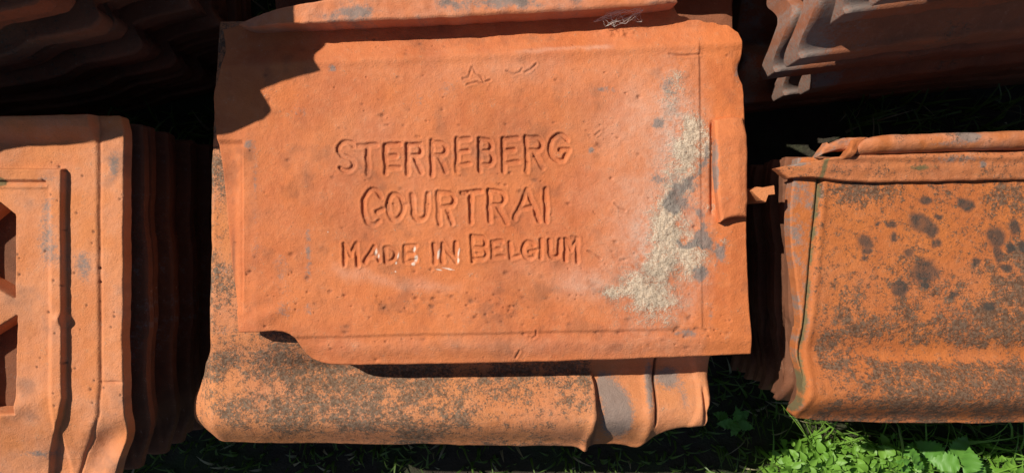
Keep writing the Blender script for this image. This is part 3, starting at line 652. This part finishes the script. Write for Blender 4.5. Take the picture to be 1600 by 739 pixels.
def tube(name, pts, radii, mat, origin, nseg=14, flat=1.0, seed=0, attr=None, bump=0.6):
    """swept round bar through plan points (x, y, z) with a radius at each"""
    P = np.array(pts, float); n = 90
    d = np.r_[0, np.cumsum(np.linalg.norm(np.diff(P, axis=0), axis=1))]; t = np.linspace(0, d[-1], n)
    C = np.stack([np.interp(t, d, P[:, i]) for i in range(3)], -1); r = np.interp(t, d, radii)
    for _ in range(6): C[1:-1] = 0.25 * C[:-2] + 0.5 * C[1:-1] + 0.25 * C[2:]
    T = np.gradient(C, axis=0); T /= np.linalg.norm(T, axis=1)[:, None]
    up = np.array([0, 0, 1.0]); Sd = np.cross(T, up); Sd /= np.linalg.norm(Sd, axis=1)[:, None] + 1e-9; N = np.cross(Sd, T)
    a = np.linspace(0, 2 * np.pi, nseg, endpoint=False)
    R = r[:, None] + fbm(t[:, None] + 0 * a, a[None] * 12 + 0 * t[:, None], 14, 3, seed) * 2 * bump
    V = C[:, None] + R[..., None] * (np.cos(a)[None, :, None] * Sd[:, None] + flat * np.sin(a)[None, :, None] * N[:, None])
    V = V.reshape(-1, 3); V = np.concatenate([V, C[:1], C[-1:]])
    W = np.stack([(V[:, 0] - origin[0]) / S, (origin[1] - V[:, 1]) / S, (V[:, 2] - origin[2]) / S], -1)
    id_ = np.arange(n * nseg).reshape(n, nseg); nx_ = np.roll(id_, -1, 1)
    Q = np.stack([id_[:-1], id_[1:], nx_[1:], nx_[:-1]], -1).reshape(-1, 4)
    c0, c1 = n * nseg, n * nseg + 1
    caps = [(c0, int(id_[0, j]), int(nx_[0, j]), int(nx_[0, j])) for j in range(nseg)]
    me = bpy.data.meshes.new(name)
    faces = [tuple(q) for q in Q.tolist()] + [(c0, a_, b_) for (_, a_, b_, _) in caps] + [(c1, int(nx_[-1, j]), int(id_[-1, j])) for j in range(nseg)]
    me.from_pydata(W.tolist(), [], faces); me.update()
    for p in me.polygons: p.use_smooth = True
    if attr:
        for k, f in attr.items():
            at = me.attributes.new(k, 'FLOAT', 'POINT'); at.data.foreach_set('value', np.asarray(f(V[:, 0], V[:, 1]), np.float32))
    me.materials.append(mat); return me
def lip_h(X, Y):
    yc = 222 - 0.027 * (X - 1400)
    return 24 - 13 * np.clip((Y - yc) / 17, -1.2, 1.2) ** 2 - 9 * (1 - sm(1338, 1376, X)) + fbm(X, Y, 40, 3, 441) * 4 + fbm(X, Y, 9, 3, 442) * 1.4
def lip_a(X, Y):
    n = fbm(X, Y, 26, 4, 445)
    return dict(grey=np.clip(0.9 * gauss(X, Y, 1510, 214, 22, 12) * (1 + 1.5 * n) + 0.5 * gauss(X, Y, 1470, 226, 30, 6), 0, 1), pink=np.clip(0.35 + n, 0, 1), lichen=np.clip(0.2 + n, 0, .6))
mesh_obj('interlock_lip', shell('interlock_lip', [(1352, 217), (1343, 226), (1338, 238), (1336, 246)], [(2060, 186), (2060, 224)],
    [(1352, 217), (1372, 211), (1420, 209), (1600, 204), (2060, 186)], [(1336, 246), (1352, 241), (1400, 238), (1600, 232), (2060, 224)],
    dense([(1336, 1612, 1.6), (1612, 2060, 12)], (1336, 2060)), span(208, 240, 1.6), lip_h, 22, M_RED, 16, 7, lip_a, 1.5, 451, origin=OR), r1)
def tip_h(X, Y): return 7 - 9 * (1 - sm(1284, 1312, X)) - 6 * sm(226, 240, Y) + fbm(X, Y, 24, 3, 461) * 5 + fbm(X, Y, 8, 3, 462) * 1.4
mesh_obj('interlock_lip', shell('interlock_lip', [(1296, 221), (1288, 232), (1283, 244)], [(1372, 215), (1370, 228), (1366, 240)],
    [(1296, 221), (1310, 216), (1340, 214), (1372, 215)], [(1283, 244), (1296, 238), (1316, 232), (1366, 240)],
    span(1284, 1370, 1.6), span(215, 242, 1.6), tip_h, 18, M_RED, 5, 5, lambda X, Y: dict(grey=np.clip(0.4 + fbm(X, Y, 20, 3, 3), 0, 1) * .8, pink=0.3), 2.5, 463, origin=OR), r1)
def lug_h(X, Y): return 15 + 4 * np.sin((X - Y) / 9.0) - 8 * sm(238, 252, Y) + fbm(X, Y, 16, 3, 471) * 4 + fbm(X, Y, 7, 3, 472) * 1.5
mesh_obj('broken_lug', shell('broken_lug', [(1330, 219), (1324, 232), (1314, 252)], [(1352, 216), (1343, 230), (1330, 247)],
    [(1330, 219), (1342, 216), (1352, 216)], [(1314, 252), (1322, 249), (1330, 247)],
    span(1316, 1342, 1.4), span(216, 252, 1.4), lug_h, 16, M_RED, 10, 4, lambda X, Y: dict(dark=np.clip(0.1 + fbm(X, Y, 14, 3, 3), 0, .5)), 1.8, 473, origin=OR), r1)
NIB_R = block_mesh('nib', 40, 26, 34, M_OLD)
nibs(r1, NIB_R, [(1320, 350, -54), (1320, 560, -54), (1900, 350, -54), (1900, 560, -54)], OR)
def r2_h(X, Y): return r1_h(X, Y) + 3 * np.sin(Y / 40.0) * (1 - sm(1290, 1320, X))
RL2 = [(1236, 240), (1228, 280), (1230, 370), (1238, 390), (1238, 500), (1246, 515), (1246, 610), (1254, 655)]
low_r = shell('tile_body', RL2, RR, [(1236, 240), (1400, 242), (2060, 236)], [(1254, 655), (1320, 661), (1450, 664), (1600, 664), (2060, 668)], dense([(1236, 1330, 4), (1330, 2060, 30)], (1236, 2060)), span(240, 660, 5), r2_h, 18, M_SHADE, -14, 2.5,
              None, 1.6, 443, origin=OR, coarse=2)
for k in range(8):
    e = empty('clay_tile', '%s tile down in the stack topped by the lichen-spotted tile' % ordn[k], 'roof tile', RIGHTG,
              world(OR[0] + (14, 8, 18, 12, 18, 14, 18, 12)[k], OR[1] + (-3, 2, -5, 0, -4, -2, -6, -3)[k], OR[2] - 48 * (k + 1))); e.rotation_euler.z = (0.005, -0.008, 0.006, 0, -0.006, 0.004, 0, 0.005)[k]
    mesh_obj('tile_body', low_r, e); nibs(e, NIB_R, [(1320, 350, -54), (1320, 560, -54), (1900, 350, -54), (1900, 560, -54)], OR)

# ------------------------------------------------------------------ tall stack behind, left (its corner throws the wavy shadow)
def ul_h(X, Y):
    z = (-42 * sm(0, 74, Y) ** 1.3 + 14 * np.exp(-((Y + 18) / 34) ** 2)) * (1 - sm(0, 90, X)) + 5 * np.sin(Y / 26.0) * sm(150, 240, X)
    return z + fbm(X, Y, 90, 3, 501) * 6 + fbm(X, Y, 20, 3, 502) * 2.5
ULL = [(-560, -420), (-560, 144)]
UDX, UDY = -259, -142
ULR = [(236, -420), (236, -150), (238, -100), (240, -72), (236, -54), (248, -36), (256, -22)]
ULB = [(-560, 144), (-300, 146), (-245, 140), (-195, 114), (-100, 108), (-60, 102), (0, 88), (60, 74), (129, 66), (141, 61), (160, 57), (170, 48), (175, 39), (168, 28), (152, 18), (150, 14), (156, 9), (176, 0), (201, -8), (228, -15), (246, -19), (256, -22)]
ULT = [(-560, -420), (236, -420)]
OU = (-150, -150, 0)
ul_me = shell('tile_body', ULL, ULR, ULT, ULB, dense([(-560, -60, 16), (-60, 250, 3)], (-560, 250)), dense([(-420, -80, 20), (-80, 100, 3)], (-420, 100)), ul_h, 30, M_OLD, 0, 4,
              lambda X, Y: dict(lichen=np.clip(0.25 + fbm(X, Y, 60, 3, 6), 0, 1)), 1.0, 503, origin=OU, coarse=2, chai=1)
NIB_U = block_mesh('nib', 46, 30, 44, M_OLD)
ULG = 'clay tiles of the tall stack that shades the stamped tile'
for k in range(12):
    z = 300 - 64 * k
    lab = ('topmost tile' if k == 0 else ordn[k - 1] + ' tile down') + ' in the tall dark stack throwing a wavy shadow on the stamped tile'
    dx, dy = (0, 0) if k == 0 else ((-8, 6, -14, 10, -4, 8, -10, 4, -6, 2, 0)[k - 1], (-6, 2, -10, -2, -8, 3, -5, 0, 4, -4, 0)[k - 1])
    e = empty('clay_tile', lab, 'roof tile', ULG, world(OU[0] + dx, OU[1] + dy, z)); e.rotation_euler.z = 0 if k == 0 else (0.01, -0.008, 0.014, -0.01, 0.006, -0.012, 0.008, 0, 0.006, -0.004, 0)[k - 1]
    mesh_obj('tile_body', ul_me, e); nibs(e, NIB_U, [(100, -40, -46), (-450, -40, -46), (100, -330, -46), (-450, -330, -46)], OU)

# ------------------------------------------------------------------ tall stack behind, right
def ur_h(X, Y):
    q = Y + 0.10 * (X - 1215)
    z = 30 * np.sin((q - 2) / 19.0) * sm(-40, 0, q) * (1 - 0.55 * sm(1260, 1400, X)) - 30 * sm(60, 104, q)
    return z + fbm(X, Y, 90, 3, 601) * 8 + fbm(X, Y, 18, 3, 602) * 3
URL_ = [(1232, -330), (1226, -160), (1216, -60), (1212, -20), (1218, 20), (1210, 50), (1214, 80), (1222, 102)]
URR = [(2040, -420), (2040, 22)]
URT = [(1232, -330), (2040, -420)]
URB = [(1222, 102), (1300, 92), (1600, 60), (2040, 22)]
OV = (1600, -130, 0)
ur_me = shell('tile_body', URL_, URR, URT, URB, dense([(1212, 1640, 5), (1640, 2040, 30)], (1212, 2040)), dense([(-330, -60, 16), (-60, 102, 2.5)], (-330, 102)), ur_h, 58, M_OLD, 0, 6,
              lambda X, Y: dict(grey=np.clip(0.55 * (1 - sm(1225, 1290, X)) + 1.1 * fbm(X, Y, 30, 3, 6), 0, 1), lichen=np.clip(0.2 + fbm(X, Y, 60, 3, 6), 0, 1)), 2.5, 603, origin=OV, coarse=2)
NIB_V = block_mesh('nib', 46, 30, 46, M_OLD)
URG = 'clay tiles of the tall stack with a sunlit wavy end'
for k in range(8):
    z = 310 - 97 * k
    lab = ('topmost tile' if k == 0 else ordn[k - 1] + ' tile down') + ' in the dark stack with sunlit wavy tile ends'
    dx, dy = ((44, -36), (30, -34), (6, 0), (6, 4), (104, 4), (92, 2), (26, 6), (24, 4))[k]
    e = empty('clay_tile', lab, 'roof tile', URG, world(OV[0] + dx, OV[1] + dy, z)); e.rotation_euler.z = (0.01, 0, 0.008, -0.006, 0.01, 0.0, -0.01, 0.006)[k]
    mesh_obj('tile_body', ur_me, e); nibs(e, NIB_V, [(1330, -70, -76), (1900, -130, -76), (1330, -260, -76), (1900, -330, -76)], OV)

# ------------------------------------------------------------------ stack added beyond the rim, outside the view, to block sun and darken the gap
def no_h(X, Y): return 14 * np.sin(Y / 40.0) * sm(-160, -60, Y) + fbm(X, Y, 80, 3, 701) * 7
ON = (790, -300, 0)
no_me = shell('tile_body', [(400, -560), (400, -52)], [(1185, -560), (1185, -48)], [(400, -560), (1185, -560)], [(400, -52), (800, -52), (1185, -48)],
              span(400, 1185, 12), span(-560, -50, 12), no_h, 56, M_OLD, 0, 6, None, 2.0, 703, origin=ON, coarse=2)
for k in range(5):
    e = empty('clay_tile', ('topmost tile' if k == 0 else ordn[k - 1] + ' tile down') + ' in the added unseen sun-blocking stack past the rim of the stamped tile', 'roof tile', 'added unseen tiles that block sun past the rim',
              world(ON[0] + (0, -6, 4, -3, 2)[k], ON[1] + (0, 60, 38, 34, 30)[k], -6 - 90 * k))
    mesh_obj('tile_body', no_me, e); nibs(e, NIB_V, [(480, -150, -72), (1100, -150, -72), (480, -480, -72), (1100, -480, -72)], ON)

# ------------------------------------------------------------------ upright shard wedged between the stacks
def shard():
    bm = bmesh.new()
    out = [(1171, 299), (1182, 293), (1190, 294), (1206, 291), (1207, 304), (1197, 305), (1193, 316), (1186, 313), (1178, 306)]
    lv = [(15, 1.0), (9, 1.08), (-60, 1.0), (-150, 0.95), (-442, 0.9)]
    rings = []
    for z, k in lv:
        rings.append([bm.verts.new(((1191 + (x - 1191) * k - 1191) / S, (303 - (303 + (y - 303) * k)) / S + 0, (z + 442) / S)) for x, y in out])
    for a, b in zip(rings[:-1], rings[1:]):
        for j in range(len(out)):
            bm.faces.new((a[j], b[j], b[(j + 1) % len(out)], a[(j + 1) % len(out)]))
    bm.faces.new(rings[0]); bm.faces.new(rings[-1][::-1])
    bmesh.ops.recalc_face_normals(bm, faces=bm.faces)
    me = bpy.data.meshes.new('tile_shard'); bm.to_mesh(me); bm.free(); me.materials.append(M_LEFT); return me
o = mesh_obj('tile_shard', shard(), None, world(1191, 303, -447))
tag(o, 'small sunlit shard of orange clay wedged upright in the dark gap beside the nib', 'shard')

# ------------------------------------------------------------------ cobweb on the groove of the lettered tile
def web():
    r = random.Random(4); V = []; E = []
    def thread(a, b, sag, n=8):
        s0 = len(V)
        for i in range(n + 1):
            t = i / n
            V.append(tuple(a[j] * (1 - t) + b[j] * t + (r.uniform(-1.2, 1.2) if 0 < i < n else 0) - (sag * 4 * t * (1 - t) if j == 2 else 0) for j in range(3)))
        E.extend((s0 + i, s0 + i + 1) for i in range(n))
    knots = [(940, 29, 8), (952, 24, 10), (966, 23, 12), (982, 21, 14), (996, 17, 18), (1002, 21, 14)]
    lows = [(928, 33, -6), (946, 41, -4), (960, 42, -2), (978, 37, -2), (992, 32, 0), (1003, 34, -2)]
    tops = [(945, 16, 26), (970, 14, 26), (990, 12, 26), (1004, 10, 26)]
    for a in knots:
        for b in r.sample(lows, 3) + r.sample(tops, 2): thread(a, b, r.uniform(0, 4))
    for i in range(26): thread(r.choice(knots), r.choice(knots + lows), r.uniform(0, 3))
    cu = bpy.data.curves.new('web', 'CURVE'); cu.dimensions = '3D'; cu.bevel_depth = 0.00007; cu.bevel_resolution = 0
    i = 0
    for k in range(len(V) // 9):
        sp = cu.splines.new('POLY'); sp.points.add(8)
        for j in range(9):
            v = V[k * 9 + j]; sp.points[j].co = ((v[0] - 965) / S, (28 - v[1]) / S, (v[2] + 2) / S, 1)
    tmp = bpy.data.objects.new('tmp', cu); COL.objects.link(tmp)
    me = bpy.data.meshes.new_from_object(tmp.evaluated_get(bpy.context.evaluated_depsgraph_get()))
    bpy.data.objects.remove(tmp); me.name = 'cobweb'; me.materials.clear(); me.materials.append(M_WEB); return me
o = mesh_obj('cobweb', web(), None, world(965, 28, -2))
tag(o, 'wispy white cobweb stretched in the groove below the rim of the stamped tile', 'cobweb')

# ------------------------------------------------------------------ grass and weeds
def grass(name, n, mat, label, seed, box=(-500, 2150, -500, 1150), k=1.0):
    r = np.random.default_rng(seed)
    x = r.uniform(box[0], box[1], n); y = r.uniform(box[2], box[3], n)
    # outside the footprints of the stacks
    foot = [(290, 100, 1120, 722), (-520, 170, 215, 770), (1225, 225, 2070, 655), (-600, -440, 260, 105), (1205, -440, 2050, 70)]
    ok = np.ones(n, bool)
    for a, b, c, d in foot: ok &= ~((x > a) & (x < c) & (y > b) & (y < d))
    ok &= ~((x > 1150) & (x < 1520) & (y > 40) & (y < 240))
    x, y = x[ok], y[ok]; n = len(x)
    ln = k * r.uniform(30, 105, n) * (0.7 + 0.6 * r.random(n)); wd = r.uniform(1.6, 4.2, n); az = r.uniform(0, 2 * np.pi, n)
    lean = r.uniform(0.25, 1.3, n); tone = r.random(n)
    ln = np.where((x < 1310) & (y > 690), ln * 0.5, ln)
    seg = 5; V = np.zeros((n, seg + 1, 2, 3)); dx, dy = np.cos(az), np.sin(az)
    for i in range(seg + 1):
        t = i / seg; hor = ln * (np.sin(lean * t) * 0.9 * t); up = ln * t * np.cos(lean * t * 0.85)
        ww = wd * (1 - t ** 1.8)
        for s_, sg in ((0, -1), (1, 1)):
            V[:, i, s_, 0] = x + dx * hor - dy * ww * sg; V[:, i, s_, 1] = y + dy * hor + dx * ww * sg; V[:, i, s_, 2] = GZ - 12 + up
    W = np.stack([(V[..., 0] - CX) / S, (CY - V[..., 1]) / S, (V[..., 2] - GZ) / S], -1).reshape(-1, 3)
    base = (np.arange(n) * (seg + 1) * 2)[:, None]
    Q = []
    for i in range(seg): Q.append(base + np.array([2 * i, 2 * i + 1, 2 * i + 3, 2 * i + 2])[None])
    me = np_mesh(name, W, np.concatenate(Q), mat, dict(tone=np.repeat(tone, (seg + 1) * 2)))
    o = mesh_obj(name, me); tag(o, label, 'grass', kind='stuff')
grass('grass', 15000, M_GRASS, 'short green grass growing round the tile stacks', 11)
grass('dry_grass', 1400, M_DRY, 'dead straw-coloured blades mixed through the green grass', 12)
grass('tall_grass', 420, M_LEAF, 'brighter long grass blades among the sunlit weeds', 13, (1340, 2000, 800, 960), 1.7)

def leaf_mesh(name, L, W, teeth, mat, fold=0.25, droop=0.3, nu=14):
    """leaf with a folded midrib; teeth > 0 gives a serrated outline"""
    V = []; Fc = []
    for i in range(nu + 1):
        t = i / nu
        wv = W * (math.sin(math.pi * min(1, t * 1.02) ** 0.75) ** 0.9 if t < 0.985 else 0.02)
        if teeth: wv *= 1 + 0.20 * ((t * teeth) % 1.0 - 0.5) * 2 * (1 if t < 0.95 else 0)
        z = -droop * L * t * t
        for k, s_ in enumerate((-1, -0.5, 0, 0.5, 1)):
            V.append((L * t - (0.06 * L * abs(s_) if teeth else 0), s_ * wv, z + fold * abs(s_) * wv + (0.03 * L * math.sin(t * 23 + s_ * 2) * abs(s_) if teeth else 0)))
    for i in range(nu):
        for k in range(4): Fc.append((i * 5 + k, i * 5 + k + 1, i * 5 + k + 6, i * 5 + k + 5))
    me = bpy.data.meshes.new(name); me.from_pydata([(a / S, b / S, c / S) for a, b, c in V], [], Fc); me.update()
    for p in me.polygons: p.use_smooth = True
    me.materials.append(mat); return me
LF_S = leaf_mesh('leaf', 20, 6.5, 0, M_LEAF, 0.3, 0.25, 7)
LF_N = leaf_mesh('leaf', 66, 27, 9, M_NETTLE, 0.22, 0.25, 36)
LF_M = leaf_mesh('leaf', 46, 15, 6, M_NETTLE, 0.22, 0.3, 24)
def stem_mesh(h, lean, mat, r=2.2):
    bm = bmesh.new(); prev = None
    for i in range(6):
        t = i / 5; rr = r * (1 - 0.5 * t)
        ring = [bm.verts.new(((lean[0] * t * t + rr * math.cos(a)) / S, (lean[1] * t * t + rr * math.sin(a)) / S, h * t / S)) for a in [j * math.pi / 3 for j in range(6)]]
        if prev:
            for j in range(6): bm.faces.new((prev[j], prev[(j + 1) % 6], ring[(j + 1) % 6], ring[j]))
        prev = ring
    me = bpy.data.meshes.new('stem'); bm.to_mesh(me); bm.free(); me.materials.append(mat); return me
wr = random.Random(8)
def weed(ix, iy, h, nleaf, lm, label, cat='weed', group=None, name='weed_plant', scale=(0.7, 1.2), spread=26, tilt=(-0.2, 0.7)):
    px, py = plan(ix, iy, GZ + h)
    e = empty(name, label, cat, group, world(px, py, GZ - 6))
    lean = (wr.uniform(-10, 10), wr.uniform(-10, 10))
    mesh_obj('stem', stem_mesh(h, lean, M_STEM), e)
    for i in range(nleaf):
        t = 0.45 + 0.55 * (i + 1) / nleaf
        a = i * 2.4 + wr.uniform(-.4, .4)
        o = mesh_obj('leaf', lm, e); sc = wr.uniform(*scale) * (1.15 - 0.35 * t)
        off = wr.uniform(0.1, 1.0) * spread * (1.1 - t)
        o.location = ((lean[0] * t * t + off * math.cos(a)) / S, (lean[1] * t * t + off * math.sin(a)) / S, (h * t + wr.uniform(-6, 6)) / S)
        o.rotation_euler = (wr.uniform(-.5, .5), -wr.uniform(*tilt), a); o.scale = (sc,) * 3
    return e
CW = 'low leafy weeds in the sunny grass'
WL = 'small bright green leafy weed in the sunlit grass below the lichen-spotted tile'
for (ix, iy) in ((1238, 738), (1262, 724), (1285, 738), (1300, 720), (1322, 734), (1345, 722), (1362, 742), (1385, 728), (1408, 740), (1418, 722), (1250, 752), (1330, 752), (1455, 748), (1590, 748)):
    weed(ix, iy, wr.uniform(100, 150), 34, LF_S, WL, 'weed', CW, spread=50, scale=(0.35, 1.6), tilt=(-0.6, 1.0))
weed(1512, 730, 180, 7, LF_N, 'serrated-leaved green weed catching the sun in the grass, the widest leaves', 'weed', None, 'nettle_plant', (0.8, 1.15), 20, (-.25, .3))
weed(1440, 732, 165, 7, LF_M, 'smaller serrated green weed between the low weeds and the wide-leaved one', 'weed', None, 'nettle_plant', (0.7, 1.1), 26, (-.25, .4))
weed(1150, 665, 60, 8, LF_M, 'shaded serrated weed in the dark grass past the notched end of the roll tile', 'weed', None, 'nettle_plant', (0.6, 1.0), 24)

def blade(pts, wd, mat, label, name='grass_blade'):
    P = np.array(pts, float); V = []; Fc = []; n = len(P)
    for i, p in enumerate(P):
        t = i / (n - 1); d = P[min(i + 1, n - 1)] - P[max(i - 1, 0)]; s = np.array([-d[1], d[0], 0]); s /= np.linalg.norm(s) + 1e-9
        ww = wd * (1 - t ** 2) + 0.2
        for c, dz in ((-1, 0.6 * wd), (0, 0), (1, 0.6 * wd)):
            q = p + s * ww * c - P[0]; V.append((q[0] / S, -q[1] / S, (q[2] + dz * (1 - t)) / S))
    for i in range(n - 1):
        for k in range(2): Fc.append((3 * i + k, 3 * i + k + 1, 3 * i + k + 4, 3 * i + k + 3))
    me = bpy.data.meshes.new(name); me.from_pydata(V, [], Fc); me.update(); me.materials.append(mat)
    for p in me.polygons: p.use_smooth = True
    o = mesh_obj(name, me, None, world(*P[0])); tag(o, label, 'grass blade', 'single tall grass blades'); return o
def img_blade(pts, wd, mat, label):
    q = []
    for ix, iy, z in pts: a, b = plan(ix, iy, z); q.append((a, b, z))
    return blade(q, wd, mat, label)
img_blade([(1413, 740, -450), (1412, 722, -400), (1411, 706, -340), (1409, 690, -230), (1405, 674, -190), (1403, 664, -170)], 4.5, M_GRASS, 'pale grass blade standing tall in front of the lichen-spotted tile, beside the low weeds')
img_blade([(1268, 720, -450), (1266, 706, -410), (1264, 692, -370), (1261, 678, -340), (1258, 666, -260)], 4, M_GRASS, 'bluish grass blade rising by the corner of the lichen-spotted tile')
img_blade([(1256, 745, -450), (1246, 730, -420), (1235, 712, -390), (1224, 696, -375), (1220, 690, -372)], 4, M_LEAF, 'bright green grass blade leaning at the edge of the sunlit patch')
img_blade([(1280, 742, -440), (1290, 725, -405), (1300, 708, -385), (1304, 696, -380)], 4.5, M_LEAF, 'bright grass blade crossing the low weeds upright')
img_blade([(1372, 735, -440), (1350, 715, -400), (1335, 702, -385), (1320, 696, -382)], 4, M_LEAF, 'bright grass blade arching over the low weeds')
img_blade([(1545, 720, -430), (1565, 719, -400), (1585, 717, -390), (1602, 716, -390)], 4, M_LEAF, 'bright grass blade lying flat past the serrated leaves')
img_blade([(1560, 742, -435), (1575, 733, -412), (1592, 727, -405)], 2.2, M_DRY, 'thin dry brown stalk beside the serrated leaves')
